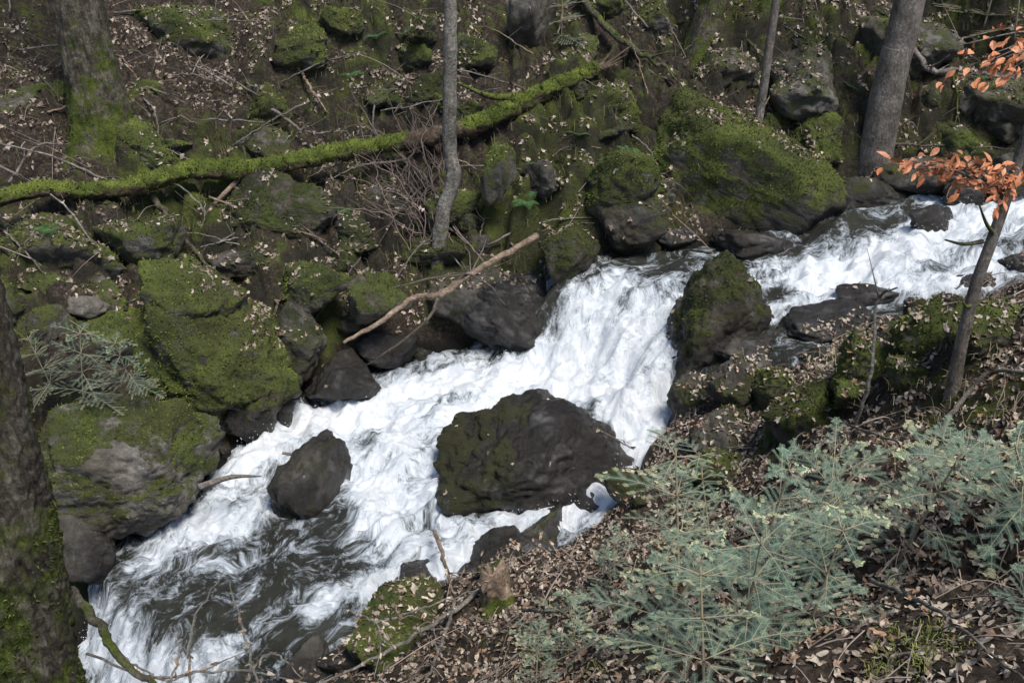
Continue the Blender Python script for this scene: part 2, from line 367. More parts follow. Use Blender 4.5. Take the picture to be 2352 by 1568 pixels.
# ------------------------------------------------------------------ moss tufts
def moss_cover(V,F,mo,dens,ln=.02,bright=1.,thr=.45):
    if F.shape[1]==4:F=np.vstack([F[:,[0,1,2]],F[:,[0,2,3]]])
    a,b,c=V[F[:,0]],V[F[:,1]],V[F[:,2]];cr=np.cross(b-a,c-a);ar=np.linalg.norm(cr,axis=1)/2
    m=mo[F].mean(1);pr=ar*np.clip((m-thr)*3,0,1);tot=pr.sum()
    n=int(tot*dens)
    if n<60:return None
    n=min(n,220000)
    k=rng.choice(len(F),n,p=pr/tot);u=rng.random(n);v=rng.random(n);fl=u+v>1;u[fl]=1-u[fl];v[fl]=1-v[fl]
    p=a[k]+(b-a)[k]*u[:,None]+(c-a)[k]*v[:,None];nn=cr[k]/np.maximum(np.linalg.norm(cr[k],axis=1),1e-9)[:,None]
    r1=rng.normal(size=(n,3));t=np.cross(nn,r1);t/=np.maximum(np.linalg.norm(t,axis=1),1e-9)[:,None]
    L=ln*rng.uniform(.45,1.2,n)[:,None]
    d=nn+rng.normal(size=(n,3))*.5
    Vv=np.stack([p-t*L*.4-nn*.003,p+t*L*.4-nn*.003,p+d*L*.8],1).reshape(-1,3)
    sd=rng.uniform(0,50)
    g=.48+1.5*fbm(p[:,0]*1.8+sd,p[:,1]*1.8,p[:,2]*1.8,4)+rng.normal(size=n)*.09+.15*(nn[:,2]-.5);g=np.clip(g,0,1)[:,None]
    br=np.clip(.35+1.8*fbm(p[:,0]*1.1+sd,p[:,1]*1.1+9,p[:,2]*1.1,3),0,1)[:,None]
    col=(np.array([.042,.055,.015])*(1-g)+np.array([.195,.235,.05])*g)
    col=(col*(1-.5*br)+np.array([.08,.068,.026])*.5*br)*bright
    return mesh_np('moss',Vv,np.arange(n*3).reshape(-1,3),None,False,np.repeat(col,3,0))
sel=(np.abs(V[F[:,0],0])<9)&(V[F[:,0],1]>2)&(V[F[:,0],1]<16)&(N[F[:,0],2]>.25)
tm=mo-rockm*.6
mg=moss_cover(V,F[sel],tm+.6*fbm(V[:,0]*4,V[:,1]*4,6.,3)-wet,1700,.019,.95,thr=.38)
if mg:obj('ground_moss',mg,M_mosst,kind='stuff',label='tufts of green moss over the forest floor')

# ------------------------------------------------------------------ rocks
ICO={}
def ico(s):
    if s not in ICO:
        bm=bmesh.new();bmesh.ops.create_icosphere(bm,subdivisions=s,radius=1)
        ICO[s]=(np.array([v.co[:] for v in bm.verts]),np.array([[v.index for v in f.verts] for f in bm.faces]));bm.free()
        d=ICO[s][0];d/=np.linalg.norm(d,axis=1)[:,None]
    return ICO[s]
def rock(c,rad,rz=0.,tilt=(0,0),moss=.6,seed=1,mat=None,label='mossy grey boulder on the bank',sub=5,p=16,wetH=.3,planes=None,name='boulder',group='boulders along the stream',tuft=1.,rough=1.35,wetc=0.,nr=13,hlo=.6,bare=None):
    D,F=ico(sub);r_=np.random.default_rng(seed)
    nrm=r_.normal(size=(nr,3));nrm/=np.linalg.norm(nrm,axis=1)[:,None];h=r_.uniform(hlo,.98,nr)
    if planes:
        pn_=np.array([q[:3] for q in planes],float);pn_/=np.linalg.norm(pn_,axis=1)[:,None]
        nrm=np.vstack([nrm,pn_]);h=np.concatenate([h,[q[3] for q in planes]])
    s=seed*3.71
    D2=D+.10*np.stack([fbm(D[:,0]*2+s,D[:,1]*2,D[:,2]*2,3),fbm(D[:,0]*2,D[:,1]*2+s,D[:,2]*2,3),fbm(D[:,0]*2,D[:,1]*2,D[:,2]*2+s,3)],-1)*rough
    D2/=np.linalg.norm(D2,axis=1)[:,None]
    q=np.maximum(D2@nrm.T,0)/h;rr=(q**p).sum(1)**(-1./p);rr=np.minimum(rr,1.35)
    rr=rr*(1+rough*(.10*fbm(D[:,0]*1.4+s,D[:,1]*1.4,D[:,2]*1.4,2)+.09*fbm(D[:,0]*3.5+s,D[:,1]*3.5,D[:,2]*3.5,4)-.06*np.abs(fbm(D[:,0]*5+s,D[:,1]*5,D[:,2]*9,4))))
    L=D*rr[:,None]*np.array(rad)
    M=np.array(Euler((math.radians(tilt[0]),math.radians(tilt[1]),math.radians(rz))).to_matrix())
    L=L@M.T;c=np.array(c);Wv=L+c;N=vnormals(L,F)
    s_,_=SW(Wv[:,0],Wv[:,1]);ab=Wv[:,2]-level(s_)
    wet=(1-sstep(wetH*.4,wetH*1.3,ab+.12*fbm(Wv[:,0]*4,Wv[:,1]*4,Wv[:,2]*4,2))) if wetH>0 else np.zeros(len(L))
    mo=moss*(.42+.62*sstep(-.3,.6,N[:,2]))+.4*fbm(Wv[:,0]*2.5,Wv[:,1]*2.5,Wv[:,2]*2.5,3)-.25*wet
    if wetc: mo=mo+wetc*sstep(.1,-.35,Wv[:,0]-c[0]+.3*fbm(Wv[:,0]*3,Wv[:,1]*3,Wv[:,2]*3,2))-.25
    if bare is not None:
        bd=np.linalg.norm((L/np.array(rad)-np.array(bare[:3]))+.15*np.stack([fbm(L[:,0]*6,L[:,1]*6,L[:,2]*6,2)]*3,-1),axis=1);mo=mo-1.5*sstep(bare[3],bare[3]*.6,bd)
    me=mesh_np(name,L,F,{'moss':mo,'wet':wet})
    o=obj(name,me,mat or M_rock,loc=c,label=label,cat='rock',group=group)
    if tuft>0:
        mm=moss_cover(L,F,mo-.8*wet*(0.12 if wetc else 1),2600*tuft,.019 if not wetc else .013,1. if mat is not M_dark else (.6 if not wetc else .5),thr=.42)
        if mm:obj('moss',mm,M_mosst,parent=o,kind='stuff')
    return o
def rk(u,v,z,rad,**k): return rock(P(u,v,z),rad,**k)
# key rocks in the stream
rk(1225,1070,-.06,(.92,.76,.68),rz=28,tilt=(-6,8),moss=.28,seed=23,mat=M_dark,label='large domed dark wet boulder parting the white water',sub=6,p=9,wetH=1.5,tuft=1.2,planes=[(-.8,-.1,.7,.68),(.25,-.9,.5,.74),(.75,.1,.65,.8),(-.3,.3,.9,.84)],rough=1.5,wetc=.85,hlo=.8)
rk(718,1140,-.34,(.23,.46,.38),rz=-24,tilt=(20,-4),moss=.45,seed=7,mat=M_dark,label='low dark half submerged rock in foaming water',wetH=.5,p=8,rough=1.5,hlo=.7)
rk(690,1240,-.44,(.24,.3,.16),rz=-30,tilt=(10,0),moss=.0,seed=17,mat=M_dark,label='submerged dark ledge barely breaking the water',wetH=.7,p=9,tuft=0)
rk(1655,780,.6,(.62,.5,.92),rz=10,tilt=(4,2),moss=.62,seed=34,label='tall broad brown mossy boulder beside the waterfall',sub=6,p=12,wetH=.2,mat=M_dark,planes=[(1,-.1,.95,.70),(-1,-.2,.3,.78),(0,-1,.35,.74),(-.9,.2,1.2,.84)],hlo=.78,rough=1.6)
rk(1735,815,.66,(.44,.3,.2),rz=-20,tilt=(-15,12),moss=-.1,seed=35,mat=M_pale,label='flat pale grey wet rock leaning on a boulder',wetH=.1)
rk(1180,730,.28,(.66,.42,.42),rz=-18,tilt=(-22,14),moss=.2,seed=41,mat=M_dark,label='dark wet shiny slab beside the waterfall',sub=6,wetH=1.3,tuft=.3,p=14,rough=1.5)
rk(1050,690,.45,(.38,.35,.35),rz=20,moss=.45,seed=43,mat=M_dark,wetH=.5,label='dark mossy rock at the waterside')
# far bank
c=G(1710,425,0);rock(c+Vector((0,.1,.12)),(1.15,.62,.64),rz=-16,tilt=(-8,21),moss=.95,seed=52,label='huge moss covered slab sloping down to the stream',sub=6,p=24,wetH=.2,planes=[(0,-1,-.2,.70),(.05,-.15,1,.70),(-1,-.3,.1,.86),(1,-.2,-.3,.9)],hlo=.92,tuft=1.4,rough=.7)
rk(1990,455,1.25,(.58,.36,.3),rz=-8,moss=.45,seed=55,mat=M_dark,label='long rounded brown boulder at the water edge',wetH=.3,p=7)
rk(2150,400,1.5,(.5,.3,.22),rz=-12,moss=.4,seed=56,mat=M_dark,label='flat dark boulder at the head of the rapids',wetH=.3,p=8)
rk(2320,395,1.6,(.4,.3,.25),rz=10,moss=.6,seed=156,mat=M_dark,label='dark mossy rock above the rapids',wetH=.3,p=8)
rk(1425,420,1.55,(.42,.4,.38),rz=15,moss=1.,seed=57,label='rounded boulder with bright moss and dead leaves',p=8,wetH=.1)
rk(1440,520,1.1,(.42,.36,.3),rz=-10,moss=.5,seed=58,mat=M_dark,label='dark rock at the foot of the bank')
rk(1300,575,1.02,(.34,.32,.3),rz=0,moss=.7,seed=61,mat=M_dark,label='rounded brown moss boulder above the waterfall',p=7,wetH=.15)
rk(1155,385,1.75,(.17,.16,.36),rz=10,tilt=(0,6),moss=.7,seed=63,label='narrow upright mossy rock',wetH=0)
rk(1700,555,.95,(.42,.25,.18),rz=-4,moss=.3,seed=65,mat=M_dark,label='low dark rock in the shade of a slab',wetH=.35)
rk(1560,545,.95,(.26,.2,.16),rz=-4,moss=.1,seed=66,mat=M_dark,label='low dark rock in the shade of a slab',wetH=.35)
rk(2135,520,1.24,(.28,.18,.17),rz=15,moss=0,seed=67,mat=M_dark,label='small black wet rock in rapids',wetH=.6,tuft=0)
rk(1975,672,.94,(.29,.13,.11),rz=5,moss=0,seed=68,mat=M_dark,label='small black wet rock in rapids',wetH=.6,tuft=0)
rk(2345,605,1.2,(.16,.14,.13),moss=.1,seed=69,mat=M_dark,label='small black wet rock in rapids',wetH=.4,tuft=0)
rk(2250,655,1.0,(.3,.2,.18),moss=.5,seed=70,mat=M_dark,label='mossy rock at the water edge',wetH=.1)
rk(2215,445,1.4,(.26,.2,.16),rz=5,moss=0,seed=71,mat=M_dark,label='dark wet rock at the head of the rapids',wetH=.5,tuft=0)
# left bank mass
rk(270,1070,.15,(.78,.58,.62),rz=6,tilt=(-6,4),moss=.68,seed=83,label='big angular boulder with moss cap and pale bare faces',sub=6,p=16,wetH=.3,mat=M_pale,planes=[(.1,-1,-.05,.72),(-.1,-.3,.9,.74),(1,-.4,.2,.8)],hlo=.75,rough=1.5,bare=(.25,-.6,.45,.33))
rk(460,860,.3,(.82,.6,.66),rz=-25,tilt=(-8,14),moss=.88,seed=85,label='large boulder thick with green moss above the stream',sub=6,p=13,wetH=.35,planes=[(0,-1,-.1,.72)],hlo=.75,tuft=1.2,rough=1.7)
rk(420,700,.95,(.55,.42,.4),rz=-30,moss=.85,seed=87,label='mossy boulder on the sloping bank',wetH=0,rough=1.6)
rk(120,600,1.05,(.62,.42,.5),rz=0,moss=.75,seed=89,label='dark mossy outcrop under a fallen log',wetH=0,sub=6)
rk(330,560,1.2,(.5,.36,.36),rz=10,moss=.7,seed=90,label='dark mossy outcrop under a fallen log',wetH=0)
rk(90,790,.7,(.45,.35,.35),rz=10,moss=.6,seed=190,label='dark mossy rock low on the bank',wetH=0)
rk(270,790,.6,(.4,.35,.35),rz=40,moss=.8,seed=191,label='mossy rock low on the bank',wetH=0)
rk(205,705,.95,(.16,.13,.13),rz=20,moss=-.2,seed=91,mat=M_pale,label='small pale square stone',wetH=0,p=24,tuft=0)
rk(690,780,.38,(.34,.3,.3),rz=5,moss=.55,seed=93,mat=M_dark,label='dark mossy rock at the waterside')
rk(720,665,.8,(.32,.26,.25),rz=5,moss=.75,seed=94,label='mossy rock on the bank',wetH=0)
rk(850,690,.7,(.34,.28,.28),rz=-12,moss=.65,seed=95,label='mossy rock on the bank',wetH=.2)
rk(790,870,.02,(.3,.26,.26),rz=15,moss=.35,seed=96,mat=M_dark,label='dark wet rock at the waterside',wetH=.7)
rk(900,810,.08,(.3,.24,.18),rz=15,moss=.2,seed=97,mat=M_dark,label='dark wet rock at the waterside',wetH=.7)
rk(640,900,.02,(.26,.26,.28),rz=15,moss=.35,seed=98,mat=M_dark,label='dark wet rock at the waterside',wetH=.7)
rk(190,1270,-.38,(.3,.3,.32),rz=15,moss=.35,seed=99,mat=M_dark,label='dark wet rock at the waterside',wetH=.7)
rk(560,960,-.02,(.22,.22,.26),rz=15,moss=.2,seed=100,mat=M_dark,label='dark wet rock at the waterside',wetH=.7)
rk(880,490,1.1,(.7,.4,.42),rz=-6,tilt=(0,3),moss=.5,seed=101,mat=M_dark,label='dark rock outcrop under the fallen log',wetH=0,sub=6,p=18)
rk(640,510,1.15,(.62,.4,.4),rz=8,moss=.6,seed=102,mat=M_dark,label='dark rock outcrop under the fallen log',wetH=0,sub=6,p=18)
rk(590,600,.9,(.4,.3,.25),rz=8,moss=.5,seed=103,mat=M_dark,label='dark rock ledge in the bank',wetH=0)
# near bank
NB=[(1900,745,-.03,(.44,.3,.18),.3,'low brown rock covered in roots and soil'),(2010,835,.06,(.28,.24,.22),.95,'mossy stone beside the stream'),
  (2130,770,.03,(.2,.2,.26),1.,'bright green mossy stone'),(1770,890,.1,(.24,.2,.24),.9,'mossy stone beside the stream'),(1870,935,.12,(.28,.24,.26),1.,'round green mossy stone'),
  (1775,985,.05,(.1,.14,.28),.85,'upright mossy stone beside boulders'),(1640,1000,.05,(.32,.26,.2),.5,'brown mossy rock at the bank'),(1590,920,.0,(.22,.22,.3),.5,'dark rock beside the waterfall'),
  (1700,900,.05,(.3,.25,.22),.4,'brown rough rock beside the waterfall'),(1650,1080,.05,(.22,.2,.17),.8,'mossy stone beside the stream'),(2270,770,.0,(.26,.22,.17),.9,'mossy stone beside the stream'),
  (935,1410,.08,(.36,.3,.28),.85,'round mossy boulder at the water edge'),(960,1335,.0,(.24,.18,.12),.0,'low black wet rock'),(1085,1320,.0,(.13,.12,.15),.2,'small dark stone at the water'),
  (710,1535,.0,(.2,.18,.16),.0,'small grey stone in the water'),(830,1510,.0,(.34,.26,.2),.2,'dark wet rock at the water edge'),(1240,1235,.0,(.3,.2,.18),.5,'mossy rock at the water edge'),(1130,1270,.0,(.26,.2,.14),.2,'low dark rock at the water edge'),
  (2200,710,-.05,(.28,.2,.12),.7,'mossy rock at the water edge'),(2060,770,-.02,(.2,.16,.12),.5,'brown rough stone on the bank'),(1960,900,.05,(.22,.18,.16),.95,'mossy stone beside the stream'),(2080,860,.03,(.18,.16,.14),.9,'mossy stone beside the stream')]
for i,(u,v,h,r,mm,lb) in enumerate(NB):
    g=G(u,v,h,H);lw=G(u,v,h,wl)
    c=g if (g-Vector((0,0,CH))).length<(lw-Vector((0,0,CH))).length else lw
    rock(c,r,rz=i*37,moss=mm,seed=120+i,mat=M_dark if 'brown' in lb or 'dark' in lb or 'black' in lb else M_rock,label=lb,wetH=.2)
# slope rocks, mostly buried
for i,(u,v,h,r,mm) in enumerate([(450,70,.0,(.6,.4,.35),.8),(1210,60,.1,(.26,.25,.5),.1),(1850,190,.0,(.8,.45,.38),.5),(1870,320,.05,(.28,.25,.25),.9),(1770,290,.05,(.16,.15,.2),.9),(2080,110,.0,(.8,.5,.5),.5),
   (700,100,-.1,(.5,.4,.3),.9),(620,260,-.08,(.4,.3,.25),.9),(1080,130,-.1,(.35,.3,.25),.8),(2180,330,.0,(.45,.3,.25),.6),(1500,60,-.1,(.4,.3,.3),.9),(330,220,-.1,(.4,.3,.2),.8),(900,200,-.12,(.4,.3,.2),.7),(1420,260,-.1,(.4,.3,.25),.8),(1640,180,-.1,(.4,.3,.25),.7),(60,250,-.1,(.5,.3,.25),.7),(2300,250,.0,(.5,.4,.35),.5)]):
    c=G(u,v,h-.08,H);rock(c,r,rz=i*53,tilt=(10,-8),moss=mm-.05,seed=160+i,mat=M_rock,label='mossy rock jutting from the leafy slope',wetH=0,group='rocks on the forest slope',rough=1.7)
for i in range(40):
    s=R(1.2,12);d=R(.5,3.2)
    if 8<s<10.5 and d<1.2:d+=1
    x,y=XY(s,edgeF(s)+d);z=gz(x,y);r=R(.14,.34)
    rock((x,y,z-r*.4),(r*R(.9,1.7),r*R(.8,1.2),r*R(.6,1.)),rz=R(0,360),tilt=(R(-15,15),R(-15,15)),moss=R(.45,.9),seed=700+i,sub=5,mat=random.choice([M_rock,M_dark]),label='rough mossy rock embedded in the leafy slope',wetH=0,group='rocks on the forest slope',tuft=.9,rough=1.8)
k=0
while k<70:
    s=R(.3,12.5);far=random.random()<.45
    d=R(-.12,.75)
    w=edgeF(s)+d if far else edgeN(s)-d
    x,y=XY(s,w);z=gz(x,y);r=R(.06,.17)
    rock((x,y,z+r*.05),(r*R(.8,1.4),r*R(.7,1.1),r*R(.6,1.)),rz=R(0,360),moss=R(.3,.95),seed=300+k,sub=4,mat=random.choice([M_dark,M_dark,M_rock]),label='small stone half buried in the bank',name='stone',group='stones along the stream edge',wetH=.3,tuft=.8);k+=1

# ------------------------------------------------------------------ logs and branches
def mossattr(V,F,up=.7,base=.1,seed=0.):
    N=vnormals(V,F);return base+up*sstep(-.2,.6,N[:,2])+.45*fbm(V[:,0]*3+seed,V[:,1]*3,V[:,2]*3,3)
def add_tube(name,pts,rad,mat,moss=(0.,0.),n=40,k=9,label=None,cat=None,parent=None,rough=.1,jit=.0,flare=0.,tuft=0,group=None,seed=0.,freq=3.,gap=None):
    V,F=tube([tuple(p) for p in pts],rad,n,k,rough,freq,jit,seed,flare)
    mo=mossattr(V,F,moss[0],moss[1],seed)
    if gap is not None:
        mo=mo-1.2*np.exp(-((V[:,0]-gap[0])/gap[1])**4)
    o=obj(name,mesh_np(name,V,F,{'moss':mo}),mat,label=label,cat=cat,parent=parent,group=group)
    if tuft:
        mm=moss_cover(V,F,mo,tuft,.018,1.15,thr=.4)
        if mm:obj('moss',mm,M_mosst,parent=o,kind='stuff')
    return o
lp=[G(u,v,h) for u,v,h in [(-150,500,.3),(60,440,.3),(200,438,.3),(320,425,.32),(430,393,.34),(560,388,.34),(680,370,.36),(800,345,.38),(930,325,.38),(1050,300,.36),(1130,270,.34),(1220,225,.32),(1310,185,.3),(1375,155,.3)]]
log=add_tube('fallen_log',lp,[.06,.075,.08,.09,.095,.1,.09,.095,.09,.09,.098,.1,.092,.07],M_log,(.85,.3),n=190,k=22,label='long fallen tree trunk covered in bright green moss',cat='log',rough=.18,jit=.05,tuft=5500,gap=(lp[8].x+.3,.32),freq=4.)
add_tube('branch',[lp[11]+Vector((0,0,.02)),G(1130,222,.4),G(1050,190,.45)],[.045,.035,.012],M_log,(.7,.2),n=24,parent=log,tuft=3000)
for a,b in [((1390,150),(1450,105)),((1385,158),(1430,140)),((1380,150),(1410,112)),((1370,165),(1440,125))]:
    add_tube('splinter',[lp[-1],G(*a,.3),G(*b,.33)],[.05,.03,.006],M_log,(0,-.5),n=10,k=5,parent=log,rough=.3)
add_tube('branch',[lp[5]-Vector((0,0,.05)),G(510,450,.15),G(475,490,.05)],[.03,.025,.015],M_wood,(.3,-.1),n=14,k=7,parent=log)
# broken pale branch over the stream
bb=[P(788,787,.75),P(870,742,.8),P(950,685,.88),P(1010,676,.92),P(1080,630,1.0),P(1150,590,1.1),P(1235,540,1.25)]
br=add_tube('broken_branch',bb,[.014,.024,.026,.038,.03,.031,.034],M_wood,(.15,-.4),n=80,k=10,label='pale broken branch leaning over the stream',cat='branch',jit=.022,rough=.2,freq=8.)
add_tube('side_branch',[bb[3],P(985,730,.75),P(905,797,.5),P(835,842,.28)],[.02,.015,.011,.005],M_bark,(0,-.4),n=24,k=6,parent=br,jit=.02)
for a in [(1065,560),(1160,700),(990,640),(1120,540),(900,660)]:
    add_tube('side_branch',[bb[4],(bb[4]+P(*a,1.2))/2+Vector((.03,0,.03)),P(*a,1.15)],[.009,.006,.002],M_barkg,(0,-.4),n=12,k=5,parent=br,jit=.015)
LB=[('fallen_branch',[(350,448,.12),(420,545,.1),(495,632,.1)],.035,M_bark,.45,'mossy dead branch propped against the bank'),
 ('fallen_branch',[(1320,-20,.2),(1400,70,.2),(1480,130,.2),(1560,170,.15)],.045,M_bark,.6,'mossy dead branch lying on the slope'),
 ('fallen_branch',[(590,222,.1),(650,268,.12),(705,303,.1),(800,300,.1)],.02,M_barkg,.1,'grey dead branch on leaf litter'),
 ('fallen_branch',[(682,148,.1),(715,205,.15),(755,262,.1)],.018,M_wood,0,'pale thin dead stick on the slope'),
 ('fallen_branch',[(182,298,.08),(250,352,.1),(330,402,.1)],.015,M_barkg,.1,'grey thin dead stick on the slope'),
 ('fallen_branch',[(1460,150,.1),(1600,215,.1),(1720,265,.12)],.02,M_bark,.3,'dead branch lying on the slope'),
 ('fallen_branch',[(300,190,.1),(380,215,.15),(430,240,.1)],.014,M_barkg,0,'grey thin dead stick on the slope'),
 ('fallen_branch',[(260,30,.1),(350,22,.12),(450,30,.1)],.014,M_barkg,0,'grey thin dead stick on the slope'),
 ('fallen_branch',[(620,740,.1),(660,655,.15),(730,590,.1)],.016,M_bark,.2,'thin dead branch on the bank'),
 ('fallen_branch',[(1210,338,.1),(1290,332,.12),(1380,340,.1)],.012,M_wood,0,'thin dead branch on the bank'),
 ('fallen_branch',[(540,430,.2),(640,480,.25),(740,555,.25),(850,645,.15)],.011,M_barkg,0,'long thin twig hanging over the bank'),
 ('fallen_branch',[(690,780,.1),(790,640,.25),(830,590,.3)],.009,M_barkg,0,'long thin twig hanging over the bank'),
 ('fallen_branch',[(1020,560,.2),(1080,640,.35),(1060,600,.4)],.008,M_barkg,0,'long thin twig hanging over the bank'),
 ('fallen_branch',[(1040,520,.2),(1110,600,.3),(1165,690,.3)],.009,M_barkg,0,'long thin twig hanging over the bank'),
 ('fallen_branch',[(880,690,.3),(950,580,.3),(1000,540,.2)],.008,M_barkg,0,'long thin twig hanging over the bank'),
 ('fallen_branch',[(1690,60,.2),(1790,170,.25),(1880,240,.15)],.014,M_bark,.7,'mossy bent thin branch on the slope'),
 ('fallen_branch',[(1800,60,.1),(1900,130,.3),(1830,220,.1)],.011,M_bark,.7,'mossy bent thin branch on the slope'),
 ('fallen_branch',[(2100,110,.4),(2140,160,.5),(2230,165,.6),(2330,180,.5)],.035,M_barkg,0,'curved grey dead branch above the stream'),
 ('fallen_branch',[(1880,290,.1),(2060,330,.2),(2330,340,.2)],.02,M_bark,.2,'dead branch above the water'),
 ('fallen_branch',[(1700,110,.1),(1740,190,.1),(1795,300,.1)],.013,M_bark,.3,'thin dead branch on the slope'),
 ('fallen_branch',[(830,50,.1),(930,80,.12),(1000,60,.1)],.012,M_bark,.3,'thin dead branch on the slope'),
 ('fallen_branch',[(30,760,.1),(90,790,.15),(180,805,.2)],.018,M_bark,.7,'mossy twig beside a fir sapling'),
 ('fallen_branch',[(10,530,.1),(60,580,.15),(110,640,.1)],.011,M_barkg,0,'thin dead stick on mossy rocks'),
 ('fallen_branch',[(860,240,.1),(850,330,.15),(820,420,.1)],.010,M_barkg,0,'thin dead stick on the slope'),
 ('fallen_branch',[(1000,400,.2),(920,480,.25),(870,560,.2)],.009,M_barkg,0,'thin dead stick on the slope'),
 ('fallen_branch',[(500,560,.1),(560,520,.15),(620,470,.1)],.012,M_barkg,0,'thin dead stick on the slope'),
 ('fallen_branch',[(1600,260,.1),(1550,180,.2),(1500,120,.2)],.014,M_bark,.5,'thin mossy branch on the slope'),
 ('fallen_branch',[(2180,140,.2),(2200,230,.2),(2190,300,.1)],.014,M_bark,.8,'thin mossy branch above the stream'),
 ('fallen_branch',[(20,420,.1),(80,340,.2),(160,330,.1)],.014,M_barkg,0,'grey dead stick at the tree foot'),
 ('fallen_branch',[(2160,1000,.05),(2200,930,.12),(2280,855,.2),(2400,860,.2)],.018,M_barkg,.1,'curved grey root like branch'),
 ('fallen_branch',[(1105,1355,.1),(1000,1430,.12),(880,1500,.12),(730,1575,.15)],.018,M_barkp,0,'pale long stick along the bank'),
 ('fallen_branch',[(1000,1222,.55),(1025,1300,.3),(1045,1372,.05)],.018,M_wood,0,'pale upright broken stick'),
 ('fallen_branch',[(1045,1380,.1),(1020,1460,.15),(980,1560,.2)],.015,M_barkp,0,'pale long stick along the bank'),
 ('fallen_branch',[(1330,965,.75),(1400,1000,.7),(1455,1032,.62)],.009,M_wood,0,'thin pale twig over the stream'),
 ('fallen_branch',[(1960,1000,.05),(2000,850,.55),(2015,690,.95),(2060,662,1.05)],.014,M_barkp,0,'thin bare leaning sapling stick'),
 ('fallen_branch',[(2000,1330,.08),(2150,1400,.1),(2352,1560,.1)],.010,M_barkp,0,'thin stick on leaf litter'),
 ('fallen_branch',[(1200,1400,.1),(1290,1400,.2),(1400,1350,.1)],.012,M_barkp,0,'thin stick on leaf litter'),
 ('fallen_branch',[(1900,960,.1),(2050,1010,.2),(2180,1060,.15)],.009,M_barkp,0,'thin bare stick between fir saplings'),
 ('fallen_branch',[(2050,1120,.3),(2060,1210,.2),(2100,1270,.05)],.010,M_barkg,0,'thin bare stick between fir saplings'),
 ('fallen_branch',[(1350,1330,.1),(1480,1390,.25),(1560,1480,.2)],.010,M_barkp,0,'thin bare stick between fir saplings'),
 ('fallen_branch',[(255,1250,.05),(285,1215,.12),(310,1188,.15)],.01,M_wood,0,'thin pale twig at the water edge')]
for i,(nm,pl,r,mt,mo_,lb) in enumerate(LB):
    pts=[G(u,v,h) for u,v,h in pl]
    o=add_tube(nm,pts,[r,r*.9,r*.7,r*.35],mt,(mo_,mo_*.4-.3),n=36,k=7,label=lb,cat='branch',jit=r*1.6,seed=i*2.3,tuft=2500 if mo_>.4 else 0)
    for q in range(3):
        t=R(.3,.8);a=Vector(catmull([tuple(p) for p in pts],11)[int(t*10)])
        dd=(pts[-1]-pts[0]).normalized();e=a+(dd*.5+Vector((R(-1,1),R(-1,1),R(.1,1)))*.8).normalized()*R(.12,.35)
        add_tube('twig',[a,(a+e)/2+Vector((R(-1,1),R(-1,1),R(-1,1)))*.02,e],[r*.4,r*.25,r*.1],mt,(0,-.5),n=8,k=4,parent=o)
for i in range(64):
    u=R(20,1900);v=R(30,600)
    if v>330 and u>1250:continue
    a=G(u,v,R(.08,.2));l=R(.4,1.5);th=R(0,6.28);e=a+Vector((math.cos(th)*l,math.sin(th)*l*.5,0));e.z=float(H0(np.array([e.x]),np.array([e.y]))[0])+R(.08,.35)
    if e.z-a.z>.7 or e.z<.4:continue
    m=(a+e)/2+Vector((R(-.08,.08),0,R(0,.1)));r=R(.006,.014)
    o=add_tube('fallen_branch',[a,m,e],[r,r*.8,r*.3],random.choice([M_barkg,M_barkg,M_barkp,M_wood]),(.3,-.3),n=24,k=6,label='thin dead twig lying across the leafy slope',cat='branch',jit=.03,seed=i*1.7,group='thin dead twigs on the slope')
    for q in range(2):
        b_=a.lerp(e,R(.3,.8));f_=b_+Vector((R(-.2,.2),R(-.1,.1),R(.02,.2)));add_tube('twig',[b_,f_],[r*.5,r*.2],M_barkg,(0,-.5),n=6,k=4,parent=o)
add_tube('fallen_branch',[P(455,1118,.12),P(530,1095,.1),P(600,1093,.08)],[.03,.022,.006],M_barkg,(0,-.4),n=20,k=7,label='short broken branch jutting from a boulder',cat='branch')
add_tube('fallen_branch',[P(648,1040,.12),P(668,1043,.1),P(690,1047,.08)],[.012,.013,.006],M_wood,(0,-.4),n=10,k=6,label='short pale stick in the foam',cat='branch')
cb=[P(165,1355,1.2),P(230,1440,1.15),P(290,1530,1.1),P(400,1590,1.05)]
add_tube('fallen_branch',cb,[.028,.025,.02,.013],M_bark,(.4,-.05),n=40,k=8,label='curved mossy branch beside the near trunk',cat='branch',jit=.03,tuft=2500)
for i,(a,b,c) in enumerate([((440,1600),(440,1440),(515,1310)),((330,1560),(560,1540),(800,1600)),((200,1500),(380,1560),(560,1500)),((800,1400),(870,1440),(860,1560)),((860,1430),(960,1400),(1100,1350)),((540,1600),(620,1500),(700,1560)),((380,1600),(410,1500),(390,1440)),((250,1480),(330,1540),(470,1590)),((600,1600),(560,1450),(530,1340))]):
    z=R(.35,.6);add_tube('dead_twig',[P(*a,z),P(*b,z+.05),P(*c,z+.1)],[.009,.007,.003],M_barkp,(0,-.3),n=30,k=5,label='thin bare curved twig near the water',cat='branch',jit=.03,seed=i,group='bare twigs near the water')
